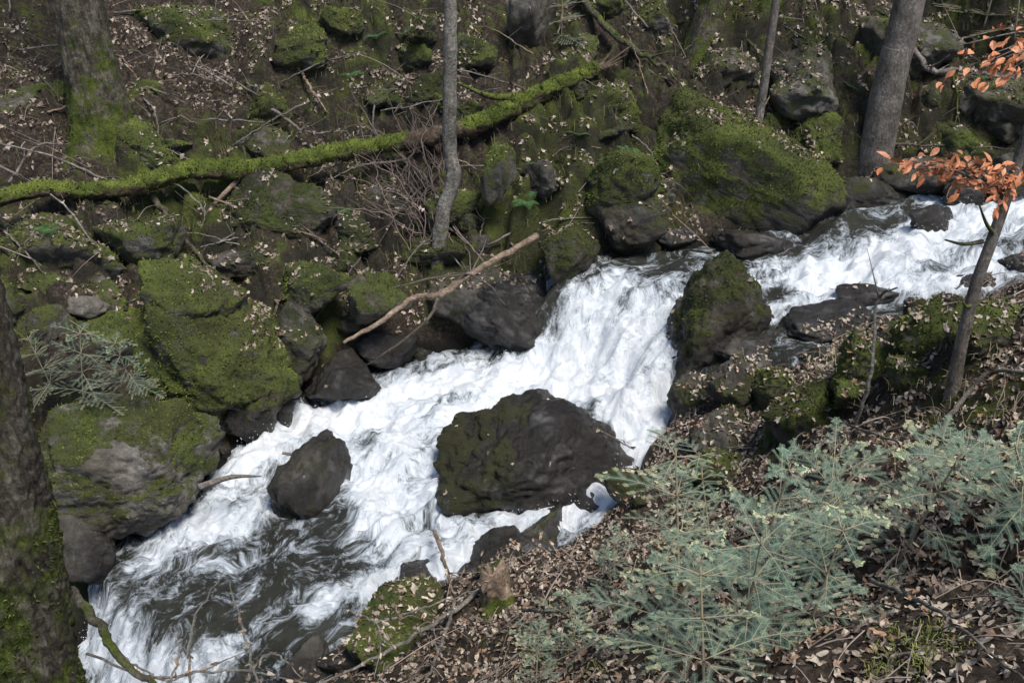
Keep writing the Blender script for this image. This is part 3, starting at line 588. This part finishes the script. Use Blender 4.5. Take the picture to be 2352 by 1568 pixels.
# dead shrub on the slope
parts=[]
for i in range(44):
    bs=G(R(930,1110),R(470,600),.04);u=R(740,1060);v=R(220,500);e=G(u,v,R(.1,.6));m=bs.lerp(e,.5)+Vector((R(-.25,.25),R(-.15,.15),R(-.15,.2)))
    parts.append(tube([tuple(bs),tuple(m),tuple(e)],[R(.005,.010),.006,.002],24,4,.05,3,.06,i))
    for j in range(4):
        t=R(.3,.9);a=bs.lerp(m,t*2) if t<.5 else m.lerp(e,t*2-1);f=a+(e-bs).normalized()*R(.05,.25)+Vector((R(-.25,.25),R(-.1,.1),R(-.2,.2)))
        parts.append(tube([tuple(a),tuple((a+f)/2+Vector((R(-.03,.03),0,R(-.03,.03)))),tuple(f)],[.004,.003,.0015],8,3,.05,3,.02,i+j))
V_,F_=join(parts);obj('dead_shrub',mesh_np('dead_shrub',V_,F_,None,True,np.tile([.2,.15,.13],(len(V_),1))),M_twig,label='tangle of thin dead grey brown twigs on the bank',cat='shrub')
# ------------------------------------------------------------------ trees
def tree(pts,rad,mat,moss,label,n=120,k=24,flare=0.,tuft=0,seed=0.,rough=.06,limbs=4,freq=3.):
    e=bpy.data.objects.new('tree',None);COL.objects.link(e);e['label']=label;e['category']='tree';e.location=pts[0]
    off=np.array(pts[0]);L=[tuple(np.array(p)-off) for p in pts]
    V,F=tube(L,rad,n,k,rough,freq,0.,seed,flare)
    mo=moss[0]*np.exp(-np.maximum(V[:,2],0)/moss[2])+moss[1]+.7*fbm(V[:,0]*2.5+seed,V[:,1]*2.5,V[:,2]*1.8,3)
    t=obj('trunk',mesh_np('trunk',V,F,{'moss':mo}),mat,parent=e)
    if tuft:
        mm=moss_cover(V,F,mo,tuft,.014,.9,thr=.42)
        if mm:obj('moss',mm,M_mosst,parent=t,kind='stuff')
    for i in range(limbs):
        f=.75+.24*i/limbs;c=catmull(L,50)[int(f*49)];a=R(0,6.28);l=R(.7,1.4)
        if off[2]+c[2]<5:continue
        p1=c+np.array([math.cos(a)*l*.5,math.sin(a)*l*.5,.15]);p2=c+np.array([math.cos(a)*l,math.sin(a)*l,.1])
        V,F=tube([tuple(c),tuple(p1),tuple(p2)],[rad[-1]*.5,rad[-1]*.3,.006],16,6,.1)
        obj('branch',mesh_np('branch',V,F,{'moss':np.zeros(len(V))}),mat,parent=e)
    return e
def up(b,zs,dx=0.,dy=0.): return [b+Vector((dx*z,dy*z,z)) for z in zs]
b1=G(240,315,0)
tree(up(b1-Vector((0,0,.3)),[0,.3,.7,1.2,2,4,9],-.005),[.37,.32,.275,.25,.235,.21,.11],M_bark,(.75,.18,.7),'thick mossy conifer trunk with flared roots on the slope',n=260,k=60,flare=.7,tuft=1800,seed=2.,rough=.09,freq=6.)
b2=G(1005,592,0)
def Q(u,v,b): # point on a vertical stem standing at b
    d=ray(u,v);t=b.y/d[1];return Vector((d[0]*t,b.y,CH+d[2]*t))
t2=[Q(1003,615,b2)-Vector((0,0,.1)),Q(1008,560,b2),Q(1020,480,b2),Q(1041,408,b2),Q(1032,335,b2),Q(1034,150,b2),Q(1034,0,b2)]
t2+=[t2[-1]+Vector((.03,0,1.5)),t2[-1]+Vector((.1,.1,4.5))]
tree(t2,[.088,.08,.074,.078,.07,.065,.06,.055,.03],M_barkp,(1.1,-.3,.9),'slender pale grey crooked tree trunk on the bank',n=180,k=18,tuft=1800,seed=4.,rough=.14,freq=7.)
b3=G(1735,300,0);t3=[Q(1735,305,b3)-Vector((0,0,.1)),Q(1750,230,b3),Q(1768,100,b3),Q(1783,0,b3)];t3+=[t3[-1]+(t3[-1]-t3[1])*2]
tree(t3,[.052,.048,.045,.043,.02],M_barkg,(.2,-.4,.4),'thin straight grey young tree',n=70,k=12,seed=5.)
b4=G(2010,380,0);t4=[Q(2008,395,b4)-Vector((0,0,.25)),Q(2012,350,b4),Q(2030,250,b4),Q(2060,120,b4),Q(2090,0,b4)];t4+=[t4[-1]+(t4[-1]-t4[2])*4]
tree(t4,[.2,.18,.17,.16,.155,.09],M_barkg,(.2,-.35,.4),'straight smooth grey brown tree trunk beside the stream',n=120,k=30,flare=.12,seed=6.)
b7=G(1610,110,0);tree([b7-Vector((0,0,.2)),b7+Vector((.05,0,.3)),b7+Vector((.15,0,.9)),b7+Vector((.3,.1,4))],[.2,.15,.12,.07],M_bark,(.6,.1,2),'mossy tree trunk higher on the slope',n=80,k=20,flare=.5,tuft=1500,seed=7.)
tree([Vector((-1.9,2.73,.3)),Vector((-1.80,2.73,2.)),Vector((-1.73,2.73,2.8)),Vector((-1.70,2.73,3.6)),Vector((-1.68,2.75,6)),Vector((-1.66,2.8,9))],[.18,.162,.155,.15,.14,.1],M_bark,(.25,.22,9),'near rough barked trunk with moss and lichen patches',n=500,k=90,tuft=7000,seed=8.,rough=.1,freq=14.)
# thin beech with orange leaves
b5=G(2185,915,0)
t5=[b5-Vector((0,0,.05)),Q(2205,800,b5),Q(2240,660,b5),Q(2275,560,b5),Q(2310,460,b5),Q(2360,300,b5)];t5+=[t5[-1]+(t5[-1]-t5[-2])*4]
be=tree(t5,[.045,.038,.034,.032,.03,.026,.01],M_barkg,(.9,-.35,.25),'young beech with withered orange leaves',n=90,k=12,seed=9.,tuft=1500,limbs=3)
off5=Vector(b5-Vector((0,0,.05)))
for a,b in [((2255,555),(2140,520)),((2285,540),(2215,440)),((2232,700),(2180,660))]:
    pa=Q(*a,b5)-off5;pb=Q(*b,b5)-off5+Vector((0,-.2,0))
    V_,F_=tube([tuple(pa),tuple((pa+pb)/2+Vector((0,0,-.02))),tuple(pb)],[.014,.01,.005],16,6,.2)
    obj('branch',mesh_np('branch',V_,F_,{'moss':np.full(len(V_),.6)}),M_barkg,parent=be)
def leaf_shape(c,d,nrm,L,Wd,curl=.15):
    d=np.array(d);d=d/np.linalg.norm(d);s=np.cross(nrm,d);s/=max(np.linalg.norm(s),1e-6);n=np.cross(d,s)
    pr=[(0,0),(.25,.7),(.55,1.),(.82,.6),(1.,0)]
    L_=[];Mi=[];R_=[]
    for a,b in pr:
        bend=-curl*L*a*a*2;cen=c+d*a*L+n*bend
        Mi.append(cen);L_.append(cen+s*b*Wd*.5+n*.12*Wd);R_.append(cen-s*b*Wd*.5+n*.12*Wd)
    V=Mi+L_[1:4]+R_[1:4]
    F=[(0,1,5),(1,2,6),(1,6,5),(2,3,7),(2,7,6),(3,4,7),(0,8,1),(1,8,9),(1,9,2),(2,9,10),(2,10,3),(3,10,4)]
    return np.array(V),np.array(F)
parts=[];cols=[];bparts=[]
for (st,ends) in [(t5[4],[(2045,375),(2080,385),(2150,370),(2200,430),(2120,400),(2250,440),(2300,470),(2180,350),(2260,390),(2330,420),(2300,380),(2100,372)]),(t5[5]+Vector((.1,-.2,.5)),[(2200,105),(2250,150),(2290,120),(2190,190),(2260,200),(2320,180),(2330,130)])]:
    for (u,v) in ends:
        dep=Vector((st.x,st.y-.6,0));e=Q(u,v,dep);m=Vector(st).lerp(e,.5)+Vector((0,0,.06))
        Cc=catmull([tuple(st),tuple(m),tuple(e)],14);bparts.append(tube([tuple(st),tuple(m),tuple(e)],[.007,.005,.002],14,4,.05))
        for i in range(17):
            c=Cc[int(R(5,13.9))]+np.array([R(-.05,.05),R(-.05,.05),R(-.03,.03)])
            d=np.array(e-st)*.8+rng.normal(size=3)*.4+np.array([0,0,-.2]);V_,F_=leaf_shape(c,d,rng.normal(size=3)*.7+np.array([0,0,1.]),R(.045,.08),R(.022,.036))
            parts.append((V_,F_));g=R(0,1);cols.append(np.tile(np.array([.45,.14,.05])*(1-g)+np.array([.68,.3,.15])*g,(len(V_),1)))
V_,F_=join(parts);V_=V_-np.array(off5);obj('leaves',mesh_np('leaves',V_,F_,None,False,np.vstack(cols)),M_orange,parent=be,kind='stuff')
V_,F_=join(bparts);V_=V_-np.array(off5);obj('twigs',mesh_np('twigs',V_,F_,{'moss':np.full(len(V_),-1.)}),M_barkg,parent=be,kind='stuff')
# stump
sb=G(1140,1385,0);n_,k_=30,28
V_,F_=tube([tuple(sb-Vector((0,0,.15))),tuple(sb+Vector((0,0,.12))),tuple(sb+Vector((-.03,0,.27)))],[.12,.092,.082],n_,k_,.2,7,0,3.,.4)
ang=np.arctan2(V_[:,1]-sb.y,V_[:,0]-sb.x);top=sstep(sb.z+.12,sb.z+.27,V_[:,2])
V_[:,2]+=top*(.05*np.sin(ang*3)+.035*np.sin(ang*9+1)+.04*np.cos(ang))
st=obj('tree_stump',mesh_np('tree_stump',V_,F_,{'moss':.8-.9*sstep(sb.z+.05,sb.z+.22,V_[:,2])+.5*fbm(V_[:,0]*9,V_[:,1]*9,V_[:,2]*6,3)}),M_wood,label='small jagged broken stump with moss on its side',cat='stump')

# ------------------------------------------------------------------ leaf litter & twigs via drop test
bpy.context.view_layer.update();dg=bpy.context.evaluated_depsgraph_get()
def drop(x,y):
    ok,loc,nrm,_,o,_=scene.ray_cast(dg,Vector((x,y,7.5 if y>7 else 4.9)),Vector((0,0,-1)))
    return (loc,nrm,o) if ok else None
def litter(npts,region,thr,size,sharp=.12):
    Cs=[];Ns=[];Sz=[]
    x=rng.uniform(region[0],region[1],npts);y=rng.uniform(region[2],region[3],npts)
    dm=fbm(x*.9,y*.9,31.,3)+.8*fbm(x*3,y*3,33.,3);keep=dm+rng.normal(size=npts)*sharp>thr
    x=x[keep];y=y[keep];hz=H0(x,y)
    for a,b,hh in zip(x,y,hz):
        s,w=SW(a,b)
        if edgeN(s)-.02<w<edgeF(s)-.05 and random.random()>.02:continue
        h=drop(a,b)
        if not h or abs(h[1].z)<.45 or h[0].z>hh+1.2 or h[2].name.split('.')[0] in('stream_water','water_spray','trunk','branch','splinter','fallen_log'):continue
        if h[2].get('kind')!='structure' and random.random()<.45:continue
        Cs.append(h[0][:]);Ns.append((h[1] if h[1].z>0 else -h[1])[:]);Sz.append(R(*size))
    return np.array(Cs),np.array(Ns),np.array(Sz)
def build_leaves(Cs,Ns,Sz,pal,star=.5):
    n=len(Cs);K=10
    N_=Ns+rng.normal(size=(n,3))*.36;N_/=np.linalg.norm(N_,axis=1)[:,None]
    A=np.cross(N_,rng.normal(size=(n,3)));A/=np.linalg.norm(A,axis=1)[:,None];B=np.cross(N_,A)
    th=np.linspace(0,2*np.pi,K,endpoint=False)
    maple=(rng.random(n)<star)[:,None]
    rad=np.where(maple,np.where(np.arange(K)%2==0,1.,.58)[None,:]*np.where(np.arange(K)==4,.5,1)[None,:],.9)*rng.uniform(.72,1.15,(n,K))
    asp=np.where(maple[:,0],rng.uniform(.5,1.,n),rng.uniform(.28,.62,n))[:,None]
    ph=rng.uniform(0,6.28,n)[:,None];z=(.28*np.sin(2*th[None]+ph)+.15*np.sin(3*th[None]+ph*2))*rad*rng.uniform(.3,1.6,n)[:,None]
    o=Sz[:,None,None]*.5*(A[:,None]*(np.cos(th)*rad)[...,None]+B[:,None]*(np.sin(th)*rad*asp)[...,None]+N_[:,None]*z[...,None])
    c=Cs+Ns*.008
    V=np.concatenate([c[:,None],c[:,None]+o],1).reshape(-1,3)
    b=(np.arange(n)*(K+1))[:,None,None];j=np.arange(K)
    f=np.stack([np.zeros(K,int),1+j,1+(j+1)%K],-1)[None]
    F=(b+f).reshape(-1,3)
    pal=np.array(pal);g=rng.integers(0,len(pal),n);c=pal[g]*rng.uniform(.6,1.25,n)[:,None]
    return mesh_np('leaf_litter',V,F,None,False,np.repeat(c,K+1,0))
PAL=[(.36,.285,.22),(.27,.205,.155),(.2,.148,.108),(.13,.095,.068),(.48,.40,.33),(.085,.063,.046),(.17,.125,.09),(.3,.24,.185)]
C1,N1,S1=litter(88000,(-7.5,8,8.2,15.),.0,(.03,.09),.1)
obj('leaf_litter',build_leaves(C1,N1,S1,PAL,.6),M_leaf,kind='stuff',label='dead pale brown leaves scattered over slope and rocks')
C2,N2,S2=litter(64000,(-2.5,6.5,1.6,8.6),-.65,(.03,.075))
obj('leaf_litter',build_leaves(C2,N2,S2,PAL+[(.45,.36,.27),(.5,.42,.33),(.33,.2,.12),(.46,.38,.29)],.35),M_leaf,kind='stuff',label='thick layer of dead brown leaves on the bank')  # dry leaves; added paler tones also put sun patches into the leaf colour
parts=[];cols=[]
allC=np.vstack([C1,C2])
for i in range(4800):
    c=allC[rng.integers(len(allC))]+rng.normal(size=3)*.03;a=R(0,6.28);big=random.random()<.12;l=(R(.4,1.) if big else R(.1,.4))*(1 if c[1]>8 else .7)
    e=c+np.array([math.cos(a)*l,math.sin(a)*l,0]);e[2]=gz(e[0],e[1])+R(.0,.1);c[2]+=.02
    if abs(e[2]-c[2])>l*.8:continue
    r=R(.002,.005)*(1.5 if big else 1);m=(c+e)/2+np.array([R(-.1,.1)*l,R(-.1,.1)*l,R(0,.06)])
    V_,F_=tube([tuple(c),tuple(m),tuple(e)],[r,r*.8,r*.3],7,3,.05,cap=False)
    parts.append((V_,F_));g=R(.35,1.7);cols.append(np.tile(np.array([.23,.185,.155])*g,(len(V_),1)))
V_,F_=join(parts);obj('twig_litter',mesh_np('twig_litter',V_,F_,None,True,np.vstack(cols)),M_twig,kind='stuff',label='small dead twigs scattered over the forest floor')
# grass & dry stalks
def blades(cs,ln,wd,c0,c1,droop=.5,per=14,spread=.06):
    Vs=[];Cc=[]
    for c in cs:
        for i in range(per):
            a=R(0,6.28);l=R(*ln);d=np.array([math.cos(a),math.sin(a),0]);s=np.array([-d[1],d[0],0])*wd
            b=np.array(c)+np.array([R(-spread,spread),R(-spread,spread),-.01]);k=R(.2,droop)
            p1=b+d*l*k*.4+np.array([0,0,l*.6]);p2=b+d*l*k*1.2+np.array([0,0,l*(.95-k*.5)])
            Vs+=[b-s,b+s,p1+s*.8,p1-s*.8,p1-s*.8,p1+s*.8,p2+s*.1,p2-s*.1];g=R(0,1)
            Cc+=[np.array(c0)*(1-g)+np.array(c1)*g]*8
    V=np.array(Vs);return mesh_np('grass',V,np.arange(len(V)).reshape(-1,4),None,False,np.array(Cc))
gc=[]
for i in range(40):
    p=G(R(2010,2250),R(1450,1560),0,H);gc.append(tuple(p))
for i in range(20):
    p=G(R(1150,1500),R(1380,1560),0,H);gc.append(tuple(p))
obj('grass',blades(gc,(.015,.045),.002,(.10,.12,.03),(.3,.31,.09),.9,24),M_grass,kind='stuff',label='short grass and moss among dead leaves')
gc=[tuple(G(R(0,2300),R(20,640),0,H)) for i in range(700)]
obj('dry_grass',blades(gc,(.06,.2),.0025,(.05,.065,.018),(.19,.17,.08),.9,9,.12),M_grass,kind='stuff',label='sparse green and dry grass on the slope')
gc=[tuple(G(R(1850,2352),R(800,1080),0,H)) for i in range(90)]
obj('dry_grass',blades(gc,(.04,.12),.0018,(.25,.21,.12),(.5,.44,.28),.95,8,.1),M_grass,kind='stuff',label='pale dry grass among leaves on the bank')

# ------------------------------------------------------------------ ferns
def fern_mesh(seed,L=.3):
    r=random.Random(seed);Vs=[];Fs=[];Cc=[]
    for f in range(6):
        a=f*1.05+r.uniform(-.3,.3);d=np.array([math.cos(a),math.sin(a),0]);l=L*r.uniform(.7,1.1);s=np.array([-d[1],d[0],0])
        for i in range(16):
            t=(i+1)/17;c=d*l*t+np.array([0,0,l*(.8*t-.75*t*t)]);w=l*.28*math.sin(math.pi*min(1,t*.8+.2))
            for sg in(-1,1):
                k=len(Vs);tip=c+s*sg*w+d*w*.3-np.array([0,0,w*.2]);h=d*l*.022
                Vs+=[c-h,c+h,tip+h*.3,tip-h*.3];Fs.append((k,k+1,k+2,k+3));Cc+=[np.array([.05,.11,.035])*r.uniform(.7,1.5)]*4
    return mesh_np('fern',np.array(Vs),np.array(Fs),None,False,np.array(Cc))
fm=[fern_mesh(i,.2) for i in range(3)]
for i,(u,v) in enumerate([(805,165),(1440,425),(1390,420),(1470,440),(860,80),(930,80),(1230,420),(780,480),(1210,470),(1330,330),(2250,180),(1560,60),(1950,200),(120,560),(820,340)]):
    p=G(u,v,.03,H);h=drop(p.x,p.y);o=obj('fern',fm[i%3],M_grass,loc=h[0] if h and abs(h[0].z-p.z)<.8 else p,label='small green fern on the mossy slope',cat='fern',group='small ferns on the slope');o.rotation_euler=(R(-.2,.5),R(-.2,.2),R(0,6));s=R(.6,1.1);o.scale=(s,s,s)

# ------------------------------------------------------------------ fir saplings
def fir(seed,Hh=.8,nwh=4,k_=1.):
    r=np.random.default_rng(seed);NV=[];NC=[];tubes=[]
    def needles(p0,p1,plane_n,ln,tint):
        L=np.linalg.norm(p1-p0);n=max(4,int(L/.0064));t=(np.arange(n)+.5)/n;d=(p1-p0)/L
        s=np.cross(plane_n,d);s/=np.linalg.norm(s)
        p=p0+(p1-p0)*t[:,None]
        for sg in(-1,1):
            l=ln*(1-.3*t**3)*r.uniform(.88,1.08,n)
            dr=(s*sg+d*.38+plane_n*r.uniform(-.02,.10,n)[:,None]);dr/=np.linalg.norm(dr,axis=1)[:,None]
            tip=p+dr*l[:,None];h=d*.0013
            NV.append(np.stack([p-h,p+h,tip+h*.7,tip-h*.7],1).reshape(-1,3))
            NC.append(np.repeat(k_*tint*r.uniform(.75,1.3,n)[:,None],4,0))
    lean=r.normal(size=2)*.12
    stem=[np.array([lean[0]*z,lean[1]*z,z])*1. for z in np.linspace(0,Hh,6)]
    tubes.append(tube([tuple(q) for q in stem],[.009,.007,.004],20,6,.05))
    C0=np.array([.085,.155,.115]);C1=np.array([.165,.25,.175]);C2=np.array([.48,.52,.3])  # palest tint: new growth, with dappled sunlight put into the tip colour
    for k in range(nwh):
        z=Hh*(.12+.83*k/(nwh-1));nb=int(r.integers(3,5));a0=r.uniform(0,6.28)
        Lb=(.62*(1-.58*k/(nwh-1)))*Hh/.8
        for j in range(nb):
            a=a0+j*2*np.pi/nb+r.uniform(-.45,.45);l=Lb*r.uniform(.5,1.2);d=np.array([np.cos(a),np.sin(a),r.uniform(-.05,.32)])
            b=np.array([lean[0]*z,lean[1]*z,z]);m=b+d*l*.5+np.array([0,0,r.uniform(-.02,.03)]);e=b+d*l+np.array([0,0,-.08*l])
            tubes.append(tube([tuple(b),tuple(m),tuple(e)],[.0045,.003,.0015],10,4,.05))
            C=catmull([b,m,e],12);up_=np.array([r.normal()*.1,r.normal()*.1,1.]);up_/=np.linalg.norm(up_)
            lite=r.random()<.4
            for q in range(4,11):needles(C[q],C[q+1],up_,.021,C0*1.1 if q<9 else (C2 if lite else C1))
            side=np.cross(up_,d);side/=np.linalg.norm(side)
            nt_=max(4,int(l/.078))
            for i in range(nt_):
                t=(i+1.)/(nt_+.6);c=C[int(t*11)]
                for sg in(-1,1):
                    if r.random()<.14:continue
                    tl=l*(.48*(1-t)+.08)*r.uniform(.7,1.1);dd=d/np.linalg.norm(d)*.72+side*sg*.7+up_*r.uniform(-.07,.05);dd/=np.linalg.norm(dd)
                    ee=c+dd*tl;cm=c+dd*tl*.7;needles(c,cm,up_+r.normal(size=3)*.03,.018,C0 if r.random()<.65 else C1);needles(cm,ee,up_,.017,C2 if lite else C1)
                    tubes.append(tube([tuple(c),tuple(ee)],[.0028,.0012],3,3,.0,cap=False))
                    if tl>.2:
                        for s2 in(-1,1):
                            cc=c+dd*tl*.45;sd=np.cross(up_,dd);d3=dd*.75+sd*s2*.65;e3=cc+d3*tl*.34
                            needles(cc,e3,up_,.016,C1 if r.random()<.5 else C0);tubes.append(tube([tuple(cc),tuple(e3)],[.0018,.0008],3,3,.0,cap=False))
    V=np.vstack(NV);mn=mesh_np('needles',V,np.arange(len(V)).reshape(-1,4),None,False,np.vstack(NC))
    Vt,Ft=join(tubes);mt=mesh_np('fir_sapling',Vt,Ft,None,True,np.tile([.3,.26,.17],(len(Vt),1)))
    mn.materials.append(M_needle);mt.materials.append(M_twig);return mt,mn
FM=[fir(1),fir(2),fir(3,.8,5),fir(4,.7,3),fir(6,.75,4)];FD=[fir(11,.8,4,.6),fir(12,.8,4,.6)]
def put_fir(x,y,z,s,i,label='young silver fir sapling with blue green needles among dead leaves',FM=FM):
    mt,mn=FM[i%len(FM)];o=obj('fir_sapling',mt,None,loc=(x,y,z-.02),label=label,cat='fir sapling',group='fir saplings on the bank')
    o.rotation_euler=(R(.0,.35),R(-.15,.15),R(0,6.28));o.scale=(s,s,s);obj('needles',mn,None,parent=o,kind='stuff');return o
for i,(u,v,s) in enumerate([(1560,1340,1.),(1700,1500,.9),(1490,1500,.75),(1860,1430,.8),(1740,1300,.85),(2060,1290,.85),(1930,1190,.75),(2240,1230,.8),(2090,1140,.65),(1330,1510,.55),(1230,1590,.45),(1620,1640,.8),(2370,1200,.8),(2340,1380,.45),(1400,1340,.5),(1630,1220,.75),(1880,1320,.6)]):
    p=G(u,v,0.,H);put_fir(p.x,p.y,p.z,s,i)
for i,(u,v,s) in enumerate([(190,910,.8),(120,890,.65),(300,880,.6)]):
    p=P(u,v,.62+.1*i);put_fir(p.x,p.y,p.z,s,i+1,'young fir sapling growing beside mossy boulders',FD)
for i,(u,v,s) in enumerate([(2330,90,1.6),(2260,60,1.4),(1290,90,.7),(1250,40,.6)]):
    p=G(u,v,0,H);put_fir(p.x,p.y,p.z,s,i,'young fir growing higher on the slope',FD)

# ------------------------------------------------------------------ light, camera
w=bpy.data.worlds.new('World');scene.world=w;w.use_nodes=True;nt=w.node_tree
sky=nt.nodes.new('ShaderNodeTexSky');sky.sky_type='NISHITA';sky.sun_disc=False
el,az=math.radians(64),math.radians(140)
sky.sun_elevation=el;sky.sun_rotation=az
nt.links.new(sky.outputs[0],nt.nodes['Background'].inputs[0]);nt.nodes['Background'].inputs[1].default_value=.15
sl=bpy.data.lights.new('sun','SUN');sl.energy=4.4;sl.angle=math.radians(19);sl.color=(1,.96,.89)
so=bpy.data.objects.new('sun',sl);COL.objects.link(so)
dv=Vector((math.sin(az)*math.cos(el),math.cos(az)*math.cos(el),math.sin(el)));so.rotation_euler=dv.to_track_quat('Z','Y').to_euler();so.location=(0,0,20)
cam=bpy.data.cameras.new('camera');co=bpy.data.objects.new('camera',cam);COL.objects.link(co)
co.location=(0,0,CH);co.rotation_euler=(math.radians(62),0,0);cam.sensor_width=36;cam.lens=36*FX/2352;cam.clip_end=300;scene.camera=co
